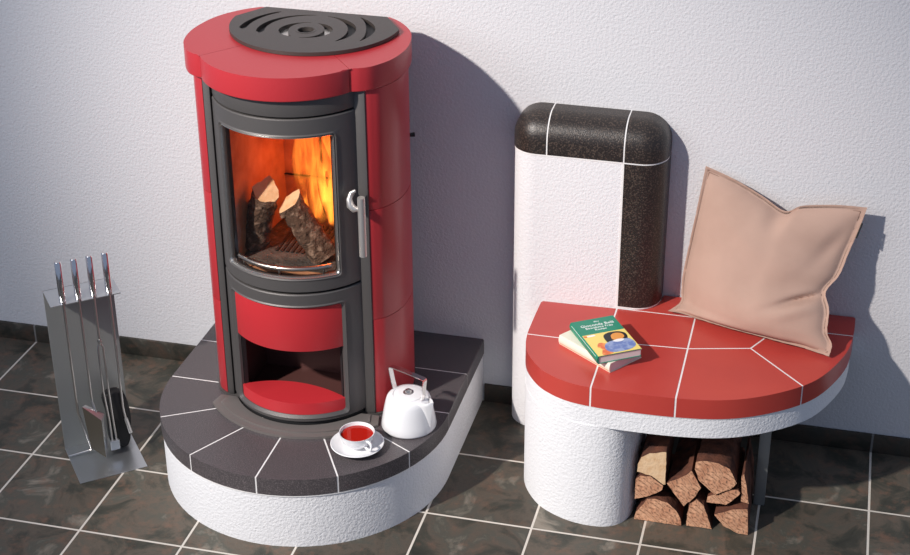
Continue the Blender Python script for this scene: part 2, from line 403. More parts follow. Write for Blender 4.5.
# doors
def door(name, z0, z1, o0, o1, hw, bez_mat):
    W = RD*radians(63); ow = RD*radians(hw)
    A = rrect(W, z0, z1, .006); A2 = rrect(W-.003, z0+.003, z1-.003, .006)
    B = rrect(ow+.012, o0-.012, o1+.012, .014); B1 = rrect(ow+.008, o0-.008, o1+.008, .013); O = rrect(ow, o0, o1, .011)
    d = obj(name, bent_ring([(A, -.014), (A, -.003), (A2, 0), (B, 0), (B1, .003), (O, -.006), (O, -.014)], RD, CD, 4), M['cast'], stove, smooth=30)
    return d
fd = door('fire_door', .722-SZ, 1.271-SZ, .772-SZ, 1.212-SZ, 43.5, None)
bmw = bent_ring([(rrect(RD*radians(43.5)+.0045, .772-SZ-.0045, 1.212-SZ+.0045, .013), -.001), (rrect(RD*radians(43.5)+.0025, .772-SZ-.0025, 1.212-SZ+.0025, .012), .0012),
                 (rrect(RD*radians(43.5)+.0005, .772-SZ-.0005, 1.212-SZ+.0005, .011), -.004), (rrect(RD*radians(43.5)+.0045, .772-SZ-.0045, 1.212-SZ+.0045, .013), -.005)], RD, CD)
obj('window_trim', bmw, M['edge'], fd)
obj('door_glass', bent_panel(RD-.009, CD, -44.5, 44.5, .768-SZ, 1.216-SZ, .003, 40), M['glass'], fd)
hd = bmesh.new()
tube([(.2455, -.268, .838-SZ), (.2455, -.268, 1.026-SZ)], .0112, 16, hd)
tube([(.236, -.262, .985-SZ), (.222, -.262, .984-SZ), (.211, -.262, .994-SZ), (.206, -.258, 1.012-SZ), (.210, -.252, 1.030-SZ), (.222, -.246, 1.036-SZ)], [.006, .011, .012, .009, .006, .005], 12, hd)
tube([(.204, -.215, 1.012-SZ), (.206, -.258, 1.012-SZ)], .006, 10, hd)
obj('door_handle', hd, M['satin'], fd)
ld = door('lower_door', .270-SZ, .715-SZ, .292-SZ, .667-SZ, 45, None)
obj('red_front_panel', bent_panel(RD-.006, CD, -46, 46, .518-SZ, .670-SZ, .010, 40, bev=.001), M['red_panel'], ld)
seg = [(.236*sin(radians(a)), CD-.236*cos(radians(a))) for a in range(-46, 47, 2)]
back = bez([(.236*sin(radians(46)), CD-.236*cos(radians(46))), (.09, -.222), (0, -.207), (-.09, -.218), (-.236*sin(radians(46)), CD-.236*cos(radians(46)))], 6)
obj('red_shelf', prism(seg+[(p.x, p.y) for p in back[1:-1]], .292-SZ, .332-SZ, .003), M['red_panel'], stove)
# lower compartment and firebox: open-fronted liners
def liner(x, y0, xb_, yb_, z0, z1, t=.006):
    """open-fronted box with splayed sides, walls of thickness t"""
    b = bmesh.new()
    prism([(-x, y0), (-xb_, yb_), (xb_, yb_), (x, y0), (x+t, y0), (xb_+t, yb_+t), (-xb_-t, yb_+t), (-x-t, y0)], z0, z1, bm=b)
    for q in (z0-t, z1): prism([(-x-t, y0), (-xb_-t, yb_+t), (xb_+t, yb_+t), (x+t, y0)][::-1], q, q+t, bm=b)
    return b
obj('wood_compartment', liner(.172, -.250, .165, -.06, .290-SZ, .670-SZ), M['maroon'], stove)
obj('firebox', liner(.166, -.256, .125, .10, .752-SZ, 1.225-SZ, .01), M['chamotte'], stove)
bj = bmesh.new()
for zz in (.90, 1.08): box(-.124, .124, .092, .0995, zz-SZ, zz-SZ+.003, bm=bj)
box(-.002, .002, .092, .0995, .755-SZ, 1.22-SZ, bm=bj)
obj('firebrick_joint', bj, M['dark'], stove)
obj('ash_bed', prism([(-.158, -.245), (.158, -.245), (.123, .09), (-.123, .09)], .7525-SZ, .762-SZ, .003), M['ash'], stove)
# log rail
tube_pts = [(.222*sin(radians(a)), CD-.222*cos(radians(a)), .790-SZ) for a in range(-40, 41, 4)]
rl = tube(tube_pts, .0075, 12)
for a in (-34, 0, 34): tube([(.222*sin(radians(a)), CD-.222*cos(radians(a)), .753-SZ), (.222*sin(radians(a)), CD-.222*cos(radians(a)), .790-SZ)], .004, 8, rl)
obj('log_rail', rl, M['steel'], stove)
gr = bmesh.new()
for k in range(9): box(-.07+k*.0165, -.062+k*.0165, -.16, 0.03, .762-SZ, .766-SZ, bm=gr)
obj('grate', gr, M['dark'], stove)
# floor plate in front
R_, c_ = .354, -.037
def fp(R, hw):
    a = math.degrees(math.asin(hw/R)); pts = [(R*sin(radians(t)), c_-R*cos(radians(t))) for t in [-a+2*a*i/40 for i in range(41)]]
    return pts
pl = fp(R_, .272); poly = pl + [(.262, -.215), (.205, -.215)] + [( (RD-.004)*sin(radians(t)), CD-(RD-.004)*cos(radians(t))) for t in range(54, -55, -4)] + [(-.205, -.215), (-.262, -.215)]
obj('floor_plate', prism(poly, .0005, .009, .002), M['cast_light'], stove)
pl = fp(R_-.022, .245); poly = pl + [(.236, -.222), (.205, -.222)] + [( (RD-.002)*sin(radians(t)), CD-(RD-.002)*cos(radians(t))) for t in range(54, -55, -4)] + [(-.205, -.222), (-.236, -.222)]
obj('raised_plate', prism(poly, .0085, .0135, .0015), M['cast_light'], stove)
# bottom sill
obj('bottom_sill', bent_panel(RD-.008, CD, -63, 63, .009, .268-SZ, .02, 40), M['dark'], stove)
# lid: three glazed pieces
nose = [(.262*sin(radians(t)), -.091-.262*cos(radians(t))) for t in [-57.9+115.8*i/32 for i in range(33)]]
side = [(.222, -.226), (.250, -.216), (.281, -.190), (.315, -.127), (.330, -.045), (.324, .035), (.300, .115), (.250, .185), (.200, .225)]
sd_ = [(p.x, p.y) for p in bez(side, 6)]
out = nose[:-1] + sd_ + [(-x, y) for x, y in sd_[::-1]][:-1]
out = [(x-.010, y) for x, y in out]
lid = prism(out, 1.329-SZ, ZT, .006, 4, bevbot=.004)
P1, P2 = (.212, -.230), (.140, -.139); M1, M2 = (-.232, -.230), (-.160, -.139)
obj('lid_tile', cut(lid, [halfplane(P1, P2), halfplane(M2, M1), ((0, -.02, 0), (0, 1, 0))], .0015), M['red_ceramic'], stove)
pr = cut(lid, [halfplane(P2, P1), ((0.0, 0, 0), (-1, 0, 0))], .0015)
obj('lid_tile', pr, M['red_ceramic'], stove)
obj('lid_tile', cut(lid, [halfplane(M1, M2), ((0.0, 0, 0), (1, 0, 0))], .0015), M['red_ceramic'], stove)
lid.free()
# slotted iron top plate
R0 = .256
ptop = [(R0*sin(radians(t)), .084-R0*cos(radians(t))) for t in [-91+182*i/48 for i in range(49)]]
pout = [(x+.008, y) for x, y in ptop + [(.190, .187), (-.196, .190)]]
def slot(r, a0, a1, w0, w1, n=16):
    A = []; B = []
    for i in range(n+1):
        t = i/n; a = radians(a0+(a1-a0)*t); w = w0+(w1-w0)*t
        e = math.sqrt(max(0, 1-(2*t-1)**16)); w *= max(e, .25)
        A.append(((r+w/2)*cos(a), .016+(r+w/2)*sin(a))); B.append(((r-w/2)*cos(a), .016+(r-w/2)*sin(a)))
    return A + B[::-1]
def cres(r, a0, a1, w, n=18, pk=.5):
    A = []; B = []
    for i in range(n+1):
        t = i/n; a = radians(a0+(a1-a0)*t); tt = t**(math.log(.5)/math.log(pk)); ww = .003+w*sin(pi*tt)**1.2
        A.append(((r+ww/2)*cos(a), .016+(r+ww/2)*sin(a))); B.append(((r-ww/2)*cos(a), .016+(r-ww/2)*sin(a)))
    return A + B[::-1]
holes = [slot(.190, 132, 190, .010, .024), slot(.134, 95, 203, .005, .027), cres(.066, 95, 248, .026, pk=.65), cres(.066, -88, 76, .022, pk=.6),
         cres(.135, -32, 80, .022, pk=.45), cres(.190, -16, 50, .024, pk=.5), arc(0, .016, .024, 0, 342, 19)]
def plate2d(outer, holes, z0, z1):
    b = bmesh.new(); ed = []
    for lp in [outer]+holes:
        vs_ = [b.verts.new((x, y, z1)) for x, y in lp]
        ed += [b.edges.new((vs_[i], vs_[(i+1) % len(vs_)])) for i in range(len(vs_))]
    bmesh.ops.triangle_fill(b, edges=ed, use_beauty=True, use_dissolve=False)
    g = bmesh.ops.extrude_face_region(b, geom=b.faces[:])
    for v in [v for v in g['geom'] if isinstance(v, bmesh.types.BMVert)]: v.co.z = z0
    return b
pz = ZT+.0015
tp = obj('top_plate', plate2d(pout, holes, pz, pz+.011), M['plate_iron'], stove, smooth=25)
obj('slot_shade_sheet', prism([(x*.93, .016+(y-.016)*.93) for x, y in pout], ZT+.0001, ZT+.0007), M['dark'], tp)  # dark sheet put in for the shade below the slots
obj('glint_ring', lathe([(.050, ZT+.0008), (.050, ZT+.0014), (.078, ZT+.0014), (.078, ZT+.0008)], 32, cy=.016), M['edge'], tp)  # bright ring added to give the pale glints in the inner slots
obj('hub_ring', lathe([(.024, pz-.002), (.024, pz+.011), (.026, pz+.0122), (.032, pz+.0115), (.034, pz+.010)], 32, cy=.016), M['plate_iron'], tp)
kb = tube([(.296, .040, 1.098-SZ), (.316, .050, 1.098-SZ)], [.005, .007], 10)
obj('air_knob', kb, M['dark'], stove)

# fire
def tongue(bm, x, y, z0, h, w, lean, ph):
    path = []; rr = []
    for i in range(15):
        t = i/14
        path.append((x+lean*t+.012*sin(ph+t*5), y+.008*sin(ph*2+t*4), z0+h*t)); rr.append(max(w*(sin(pi*min(1, (t*.92+.10))**.75)), .001))
    tube(path, rr, 14, bm, flat=1)
fl = bmesh.new(); FZ = .80
for a in ((.012, .0, 0, .39, .046, .005, .3), (.058, -.01, .0, .30, .034, .012, 1.4), (-.02, .02, .03, .33, .028, -.02, 2.2), (.040, .03, .05, .37, .032, .02, 3.4), (-.035, .03, .02, .22, .016, -.01, 4.4)):
    tongue(fl, *a)
flm = obj('flame', fl, M['flame'], None, (HX, 0, FZ)); flm.location = (HX, 0, FZ)
tag(flm, 'tall orange flame rising behind the logs inside the stove window', 'flame')
ld_ = bpy.data.lights.new('fire_glow', 'POINT'); ld_.energy = 1.9; ld_.color = (1, .16, .04); ld_.shadow_soft_size = .05
lo = bpy.data.objects.new('fire_glow', ld_); C.objects.link(lo); lo.location = (HX+.075, .0, 1.0)

def firelog(name, p0, p1, rad, shape, top_mat, label, seed):
    """tapering rough log from p0 to p1; shape = radius factor per angle"""
    rnd = random.Random(seed); P0, P1 = Vector(p0), Vector(p1); t = (P1-P0).normalized()
    u = t.cross(Vector((0, 1, 0))).normalized(); w = u.cross(t); n = len(shape); NS = 18; b = bmesh.new(); rings = []
    for i in range(NS+1):
        f = i/NS; c = P0.lerp(P1, f); 
        rings.append([b.verts.new(c+(u*cos(2*pi*k/n)+w*sin(2*pi*k/n))*rad*shape[k]*(1+rnd.uniform(-.10, .10))*(1.05-.1*f)) for k in range(n)])
    for v in rings[-1]: v.co.z += .9*(v.co.y-P1.y)
    for A, B in zip(rings, rings[1:]):
        for k in range(n): b.faces.new((A[k], A[(k+1) % n], B[(k+1) % n], B[k]))
    e0 = b.faces.new(rings[0][::-1]); e1 = b.faces.new(rings[-1]); e1.material_index = 1; e0.material_index = 1
    for v in b.verts: v.co -= P0
    o = obj(name, b, [M['bark'], top_mat], None, P0, smooth=50); tag(o, label, 'log'); return o
half = [1, 1, .98, .95, .9, .75, .6, .52, .5, .52, .6, .75, .9, .95, .98, 1]
firelog('firewood_log', (.748, -.140, .770), (.800, -.150, .952), .043, [1, .8, .72, .8, 1.05, .85, .8, .9, 1, .95, .9, .95, 1, .9, .85, .9], M['wood_pale'], 'rough-barked log leaning on the left inside the stove window', 3)
firelog('firewood_log', (.990, -.175, .765), (.874, -.150, .925), .041, [1, .95, .9, .8, .7, .8, .95, 1, 1, .9, .85, .9, .95, 1, 1, 1], M['wood_pale'], 'grey-barked log leaning on the right in front of the flame inside the stove', 5)

# ------------------------------------------------------------ backrest column
def column_solid(off=0):
    b = box(1.468-off, 1.950+off, .210-off, WY-.001, 0, 1.121+off)
    R = .082
    ed = [e for e in b.edges if all(v.co.y < .25 for v in e.verts) and abs(e.verts[0].co.z-e.verts[1].co.z) > .5]
    ed += [e for e in b.edges if all(v.co.z > 1 for v in e.verts) and not all(v.co.y > .3 for v in e.verts)]
    bmesh.ops.bevel(b, geom=ed, offset=R, segments=10, profile=.5, affect='EDGES')
    return b
colm = thing('backrest_column', 'white plaster backrest pillar with rounded dark tile cap behind the red bench', 'pillar', (0, 0, 0))
cs = column_solid(0)
obj('plaster_body', cut(cs, [((0, 0, 1.11), (0, 0, 1))], 0), M['plaster_smooth'], colm); cs.free()
CZ = 1.000; cx1, cx2 = 1.583, 1.822
g = column_solid(.0014)
gb = cut(g, [((0, 0, CZ-.0035), (0, 0, -1))], 0); merge(gb, cut(g, [((0, 0, CZ-.003), (0, 0, 1)), ((cx2-.004, 0, 0), (-1, 0, 0)), ((0, 0, .4975), (0, 0, -1))], 0)); g.free()
obj('grout_bed', gb, M['grout'], colm)
t_ = column_solid(.0022); cap = bmesh.new()
for a, b_ in ((1.0, cx1), (cx1, cx2), (cx2, 2.5)):
    merge(cap, cut(t_, [((0, 0, CZ), (0, 0, -1)), ((a, 0, 0), (-1, 0, 0)), ((b_, 0, 0), (1, 0, 0))], .0045))
obj('cap_tile', cap, M['brown_tile'], colm)
obj('edge_tile', cut(t_, [((0, 0, CZ), (0, 0, 1)), ((cx2, 0, 0), (-1, 0, 0)), ((0, 0, .5), (0, 0, -1))], .005), M['brown_tile'], colm); t_.free()

# ------------------------------------------------------------ bench
front = [(1.580, .206), (1.578, .08), (1.580, -.03), (1.595, -.108), (1.628, -.170), (1.674, -.222), (1.745, -.262), (1.828, -.278), (1.92, -.281), (2.065, -.277), (2.20, -.256), (2.313, -.207), (2.422, -.125), (2.488, -.036), (2.543, .100), (2.561, .216), (2.564, WY-.001)]
fo = [(p.x, p.y) for p in bez(front, 5)]
notch = [(1.9535, WY-.001)] + [(1.8685+.085*cos(radians(t)), .292+.085*sin(radians(t))) for t in range(0, -91, -15)]
bo = fo + notch
def inset(pts, d):
    n = len(pts); o = []
    for i in range(n):
        a, b_, c = Vector(pts[i-1]), Vector(pts[i]), Vector(pts[(i+1) % n]); t = ((b_-a).normalized()+(c-b_).normalized())
        t = t.normalized() if t.length > 1e-6 else (b_-a).normalized(); o.append((b_.x-t.y*d, b_.y+t.x*d))
    return o
bench = thing('bench', 'curved wall bench with red tiled seat on a white plastered base', 'bench', (0, 0, 0))
BT, BB, BW = .495, .428, .362
obj('plaster_band', prism(inset(bo, .003), BW, BB+.001, .0), M['plaster'], bench)
pil = [(1.581, .206), (1.579, .08), (1.581, -.03), (1.596, -.105), (1.629, -.168), (1.676, -.221), (1.746, -.260), (1.812, -.276), (1.873, -.274), (1.918, -.252), (1.944, -.212), (1.956, -.150), (1.958, -.05), (1.958, .2)]
pp = [(p.x, p.y) for p in bez(pil, 5)]
obj('plaster_pedestal', prism(pp, 0, BW+.001, 0), M['plaster'], bench)
obj('grout_bed', prism(inset(bo, .0008), BB, BT-.0006, .0095), M['grout'], bench)
seat = prism(bo, BB+.002, BT, .010, 4)
j1, j2 = (2.070, .010), (2.258, .058)
X1, X2, YM = 1.823, 2.072, .207
tiles = bmesh.new()
def T_(pl): merge(tiles, cut(seat, pl, .0055))
yl = -.018
XL = lambda x, s: ((x, 0, 0), (s, 0, 0)); YL = lambda y, s: ((0, y, 0), (0, s, 0))
T_([XL(X1, 1), YL(yl, -1), YL(YM, 1)])                                 # back left
T_([XL(X1, 1), YL(yl, 1)])                                             # front left
ma = (X1, -.006); 
T_([XL(X1, -1), XL(X2, 1), YL(YM, 1), halfplane(ma, j1)])              # middle back
T_([XL(X1, -1), XL(X2, 1), halfplane(j1, ma)])                         # middle front
j3 = (2.425, -.122); j4 = (2.335, YM)
T_([XL(X2, -1), halfplane(j2, j1), halfplane(j3, j2)])                 # front right wedge
T_([XL(X2, -1), YL(YM, 1), halfplane(j1, j2), halfplane(j2, j4)])      # back right centre
T_([YL(YM, 1), halfplane(j2, j3), halfplane(j4, j2)])                  # far right
T_([XL(X2, 1), YL(YM, -1), XL(1.84, -1)]); T_([XL(X2, -1), YL(YM, -1)])
seat.free()
obj('tile_seat', tiles, M['red_tile'], bench)
pb = box(2.314, 2.348, -.052, -.018, 0, BW+.002, .003)
obj('support_post', pb, M['stand_steel'], bench)

# ------------------------------------------------------------ firewood under the bench
def split_log(poly, y0, length, label, mt, seed, tw=0):
    rnd = random.Random(seed); poly = poly[:]
    if sum(poly[i][0]*poly[(i+1) % len(poly)][1]-poly[(i+1) % len(poly)][0]*poly[i][1] for i in range(len(poly))) < 0: poly = poly[::-1]
    dense = []
    for i in range(len(poly)):
        a, c = Vector(poly[i]), Vector(poly[(i+1) % len(poly)]); k = max(1, int((c-a).length/.012))
        for j in range(k):
            q = a.lerp(c, j/k)
            if j: q += Vector((rnd.uniform(-1, 1), rnd.uniform(-1, 1)))*.0012
            dense.append(q)
    cxm = sum(q.x for q in dense)/len(dense); czm = min(q.y for q in dense); b = bmesh.new(); rings = []; NS = 10
    cm = Vector((cxm, sum(q.y for q in dense)/len(dense)))
    for i in range(NS+1):
        f = i/NS; sc = 1-.10*f
        rings.append([b.verts.new((cm.x-cxm+(q.x-cm.x)*sc+(0 if i in (0,) else rnd.uniform(-1, 1)*.0012), length*f+(rnd.uniform(-.001, .001)), (cm.y-czm)+(q.y-cm.y)*sc-(cm.y-czm)*(1-sc))) for q in dense])
    n = len(dense)
    for A, B in zip(rings, rings[1:]):
        for k in range(n):
            fc = b.faces.new((A[k], A[(k+1) % n], B[(k+1) % n], B[k]))
    f0 = b.faces.new(rings[0][::-1]); f0.material_index = 1; f1 = b.faces.new(rings[-1]); f1.material_index = 1
    o = obj('firewood_log', b, [M['wood_split'], mt], None, (cxm, y0, czm), smooth=35); tag(o, label, 'log', 'split firewood under the bench')
    return o
W_ = M['wood_cut']
LG = [
 ([(1.964, .002), (1.969, .030), (1.990, .062), (2.000, .083), (2.027, .088), (2.062, .080), (2.090, .056), (2.106, .026), (2.109, .002)], -.215, .27, 'broad half-round log at the bottom left of the woodpile', W_),
 ([(2.125, .002), (2.124, .045), (2.131, .085), (2.150, .104), (2.172, .086), (2.202, .002)], -.210, .26, 'narrow trapezoid log at the bottom centre of the woodpile', W_),
 ([(2.206, .058), (2.262, .088), (2.303, .096), (2.311, .002), (2.283, .002), (2.235, .022)], -.212, .27, 'wedge log with a curved underside at the bottom right of the woodpile', W_),
 ([(1.962, .075), (1.962, .148), (1.976, .164), (2.007, .166), (2.046, .138), (2.044, .122), (2.005, .093)], -.212, .25, 'grooved wedge log against the white pedestal, second from the bottom', W_),
 ([(1.965, .178), (1.966, .205), (1.976, .232), (2.000, .250), (2.049, .262), (2.053, .145), (2.046, .143), (2.008, .170)], -.214, .26, 'pale quarter log at the top left of the woodpile', M['wood_pale']),
 ([(2.057, .150), (2.112, .188), (2.128, .208), (2.143, .182), (2.160, .150), (2.146, .117), (2.113, .075), (2.109, .080)], -.213, .26, 'reddish wedge log pointing down in the middle of the woodpile', M['wood_cut']),
 ([(2.150, .172), (2.145, .192), (2.137, .208), (2.139, .236), (2.165, .244), (2.205, .242), (2.240, .226), (2.264, .178), (2.246, .153), (2.203, .127)], -.205, .26, 'thick log with a rough reddish top at the upper right of the woodpile', W_),
 ([(2.179, .092), (2.181, .112), (2.197, .123), (2.212, .122), (2.247, .148), (2.270, .152), (2.277, .140), (2.253, .108), (2.238, .092)], -.200, .24, 'small split log wedged under the thick upper right log', W_),
 ([(2.281, .105), (2.281, .138), (2.276, .196), (2.283, .206), (2.293, .165), (2.305, .100)], -.190, .22, 'thin upright split log at the right edge of the woodpile', W_),
]
for i, (poly_, y0, ln, lb, mt) in enumerate(LG): split_log(poly_, y0, ln, lb, mt, 20+i)

# ------------------------------------------------------------ books on the bench
def make_book(loc, rz, w, h, th, cover, label, name='book'):
    """local frame: spine along x=0, w across, h along y, pages inside"""
    t = thing(name, label, 'book', loc, rz)
    b = bmesh.new(); n = 8
    outer = [(w, 0)] + [(.004-.004*sin(pi*i/n)-.002, th*i/n) for i in range(n+1)] + [(w, th)]
    inner = [(w, th-.0018)] + [(.0055, th-.0018), (.0045, th*.5), (.0055, .0018)] + [(w, .0018)]
    pts = outer+inner; lo_ = [b.verts.new((x, 0, z)) for x, z in pts]; hi_ = [b.verts.new((x, h, z)) for x, z in pts]
    b.faces.new(lo_); b.faces.new(hi_[::-1])
    for i in range(len(pts)): b.faces.new((lo_[i], lo_[(i+1) % len(pts)], hi_[(i+1) % len(pts)], hi_[i]))
    cv = obj('cover', b, cover, t, smooth=50)
    pg = obj('pages', box(.006, w-.002, .002, h-.002, .002, th-.002), M['paper'], t, smooth=0)
    return t, cv, pg

bk, cv, pg = make_book((1.864, -.186, BT+.0003), radians(54), .135, .220, .032, M['cover_white'], 'thick cream paperback lying under the green book on the red bench')
def flat(name, pts, z, mt, parent, t=.0003):
    return obj(name, prism(pts, z, z+t), mt, parent, smooth=0)
# faint grey imprint on the rounded spine and a coral edge line
im = bmesh.new()
rnd = random.Random(2); yy = .205
for word in (5, 8, 4):
    for k in range(word):
        hgt = rnd.choice((.004, .006, .005)); box(-.0004, .0004, yy-.0032, yy, .016, .016+hgt, bm=im); yy -= .0048
    yy -= .005
for v in im.verts: v.co.x += .0018-.002
obj('spine_imprint', im, M['ink_grey'], cv, smooth=0)
obj('spine_stripe', box(-.0006, .0012, .004, .216, .0055, .0075), M['cover_orange'], cv, smooth=0)

gb_, gcv, gpg = make_book((1.828, -.198, BT+.0326), radians(33), .142, .212, .026, M['cover_green'], 'green and yellow illustrated paperback on top of the cream book')
H = .212; W2 = .142; zt = .0261
flat('yellow_panel', [(.003, .0005), (W2, .0005), (W2, H*.59), (.003, H*.59)], zt, M['cover_yellow'], gcv)
def blob(name, pts, mt, lvl): flat(name, [(p.x, p.y) for p in bez(pts, 5, True)], zt+.0003+lvl*.00012, mt, gcv, .0002)
blob('printed_figure', [(.020, .004), (.052, .004), (.056, .030), (.052, .062), (.034, .070), (.022, .050), (.030, .035)], M['cover_red'], 0)
blob('printed_figure', [(.060, .085), (.066, .108), (.088, .119), (.118, .116), (.134, .098), (.128, .070), (.114, .072), (.090, .072), (.072, .050), (.062, .062)], M['cover_black'], 1)
blob('printed_figure', [(.040, .030), (.050, .058), (.075, .070), (.100, .066), (.128, .070), (.139, .048), (.134, .024), (.112, .010), (.080, .006), (.052, .010)], M['cover_blue'], 2)
blob('printed_figure', [(.082, .078), (.086, .100), (.102, .110), (.120, .104), (.124, .086), (.112, .073), (.096, .070)], M['cover_orange'], 3)
blob('printed_figure', [(.078, .068), (.096, .074), (.116, .070), (.106, .060), (.090, .060)], M['ink'], 4)
blob('printed_mark', [(.006, .112), (.014, .112), (.014, .121), (.006, .121)], M['cover_red'], 0)
blob('printed_mark', [(.018, .112), (.040, .113), (.040, .120), (.018, .120)], M['ink'], 0)
text_part('cover_text', 'dtv', .012, M['ink'], gcv, (.078, .190, zt), (0, 0, 0), sx=1.2)
text_part('cover_text', 'Gioconda Belli', .0185, M['ink'], gcv, (.074, .170, zt), (0, 0, 0), .0005)
text_part('cover_text', 'Bewohnte Frau', .0145, M['ink'], gcv, (.074, .156, zt), (0, 0, 0), .0005)
text_part('cover_text', 'Roman', .0135, M['ink'], gcv, (.074, .143, zt), (0, 0, 0), .0005)
obj('spine_stripe', box(-.0006, .001, .012, .20, .017, .0215), M['ink'], gcv, smooth=0)

# ------------------------------------------------------------ cushion
def V3(L): return [Vector(p) for p in L]
L_ = V3([(1.985, .205, .508), (2.018, .245, .522), (2.018, .268, .548), (2.018, .28, .604), (2.032, .295, .722), (2.047, .303, .84), (2.063, .312, .972)])
R_2 = V3([(2.492, .045, .507), (2.497, .070, .536), (2.479, .09, .565), (2.478, .13, .617), (2.463, .175, .655), (2.497, .205, .702), (2.518, .235, .768), (2.537, .25, .831), (2.557, .27, .906)])
T_2 = V3([(2.063, 0.312, 0.973), (2.155, 0.303, 0.941), (2.244, 0.29, 0.9), (2.315, 0.274, 0.865), (2.358, 0.277, 0.885), (2.402, 0.279, 0.893), (2.476, 0.277, 0.902), (2.557, 0.27, 0.906)])
B_ = V3([(1.985, .205, .508), (2.03, .20, .508), (2.075, .180, .508), (2.173, .145, .508), (2.28, .115, .508), (2.344, .095, .508), (2.405, .08, .508), (2.492, .045, .507)])
def curve(P):
    Q = bez(P, 12); d = [0]
    for a, b_ in zip(Q, Q[1:]): d.append(d[-1]+(b_-a).length)
    def f(t):
        s_ = t*d[-1]
        for i in range(1, len(d)):
            if d[i] >= s_-1e-9:
                k = (s_-d[i-1])/max(1e-9, d[i]-d[i-1]); return Q[i-1].lerp(Q[i], k)
        return Q[-1]
    return f
cl, crr, ct, cb = curve(L_), curve(R_2), curve(T_2), curve(B_)
def coons(u, v):
    return (cb(u)*(1-v)+ct(u)*v + cl(v)*(1-u)+crr(v)*u) - (cb(0)*(1-u)*(1-v)+cb(1)*u*(1-v)+ct(0)*(1-u)*v+ct(1)*u*v)
nrm = Vector((-.32, -.90, .30)).normalized()
def pillow_side(sgn, NU=64, NV=64):
    b = bmesh.new(); G = []
    for j in range(NV+1):
        row = []
        for i in range(NU+1):
            u, v = i/NU, j/NV; p = coons(u, v)
            e = min(u, 1-u, v, 1-v)
            k = max(0, (min(u, 1-u)-.025)/.475); q = max(0, (min(v, 1-v)-.025)/.475)
            hgt = (sin(pi/2*min(1, k))**.55)*(sin(pi/2*min(1, q))**(.36 if v < .5 and sgn > 0 else .55))
            th = .088 if sgn > 0 else .040
            w = 1.0
            if sgn > 0:
                # pinched notch in the middle of the top edge, fold in from the right edge, soft wrinkles
                w -= .45*math.exp(-((u-.50)/.045)**2)*math.exp(-((1-v)/.10)**2)
                fold = (v-.30-.42*(u-.75)); w -= .78*math.exp(-(fold/.024)**2)*(1/(1+math.exp(-(u-.78)/.045)))
                w += .22*math.exp(-((fold+.07)/.045)**2)*(1/(1+math.exp(-(u-.75)/.05)))
                w += .22*math.exp(-((v-.15)/.16)**2)
                w += .04*math.exp(-(((v-.74)+.25*(u-.3))/.05)**2)*math.exp(-((u-.3)/.22)**2)
                w += .012*sin(u*9+v*13)+.012*sin(u*17-v*8)
                w -= .28*math.exp(-(((u-.93)-.35*(v-.8))/.05)**2)*math.exp(-((v-.78)/.15)**2)
            d = nrm*(sgn*th*hgt*max(w, .05)) + nrm*sgn*.0015
            p = p+d
            if sgn < 0: p.y = min(p.y, WY-.004)
            p.z = max(p.z, BT+.0015)
            row.append(b.verts.new(p))
        G.append(row)
    for j in range(NV):
        for i in range(NU): b.faces.new((G[j][i], G[j][i+1], G[j+1][i+1], G[j+1][i]))
    return b, [G[0][i].co.copy() for i in range(NU+1)]
b1, _ = pillow_side(1); b2, _ = pillow_side(-1)
full = bmesh.new(); merge(full, b1); merge(full, b2)
bmesh.ops.remove_doubles(full, verts=full.verts[:], dist=.0036)
piv = Vector((2.24, .13, BT)) 
cush = thing('cushion', 'square beige cotton cushion leaning on the wall at the bench end', 'cushion', piv)
for v in full.verts: v.co -= piv
cb_o = obj('cushion_cover', full, M['fabric'], cush, smooth=75)
st = bmesh.new()
for f_, ax in ((cl, 'L'), (crr, 'R'), (ct, 'T')):
    path = []
    for k in range(41):
        t = .03+.94*k/40
        p = {'L': coons(.028, t), 'R': coons(.972, t), 'T': coons(t, .972)}[ax]
        path.append(p+nrm*.0035-piv)
    tube(path, .0011, 6, st)
obj('seam_stitching', st, M['thread'], cush)
lt = bmesh.new(); tube([coons(1.0, .90)-piv+Vector((.002, -.003, 0)), coons(1.0, .80)-piv+Vector((.002, -.003, 0))], .003, 6, lt)
obj('side_tag', lt, M['label_black'], cush)

# ------------------------------------------------------------ cup, saucer and teapot
HT = .2457
sau = tag(obj('saucer', lathe([(0, .004), (.026, .004), (.028, .000), (.031, .000), (.036, .006), (.060, .011), (.079, .019), (.081, .021), (.079, .0225), (.060, .0145), (.034, .0085), (0, .008)], 64), M['porcelain'], None, (1.138, -.388, HT), smooth=50), 'white porcelain saucer under the teacup on the black hearth', 'saucer')
cup = thing('teacup', 'white porcelain teacup filled with red tea on a saucer', 'cup', (1.138, -.388, HT+.0085), radians(-38))
obj('bowl', lathe([(0, .003), (.020, .003), (.021, .0), (.0235, .0), (.024, .004), (.034, .010), (.045, .022), (.051, .038), (.053, .050), (.0535, .051), (.0515, .0505), (.049, .038), (.043, .024), (.032, .013), (0, .008)], 56), M['porcelain'], cup, smooth=50)
obj('tea', lathe([(0, .0405), (.0492, .0405), (.0490, .0390), (0, .0385)], 48), M['tea'], cup)
hp = bez([(.050, 0, .042), (.066, 0, .045), (.075, 0, .036), (.070, 0, .022), (.056, 0, .016), (.042, 0, .018)], 5)
obj('cup_handle', tube(hp, .0038, 10), M['porcelain'], cup)

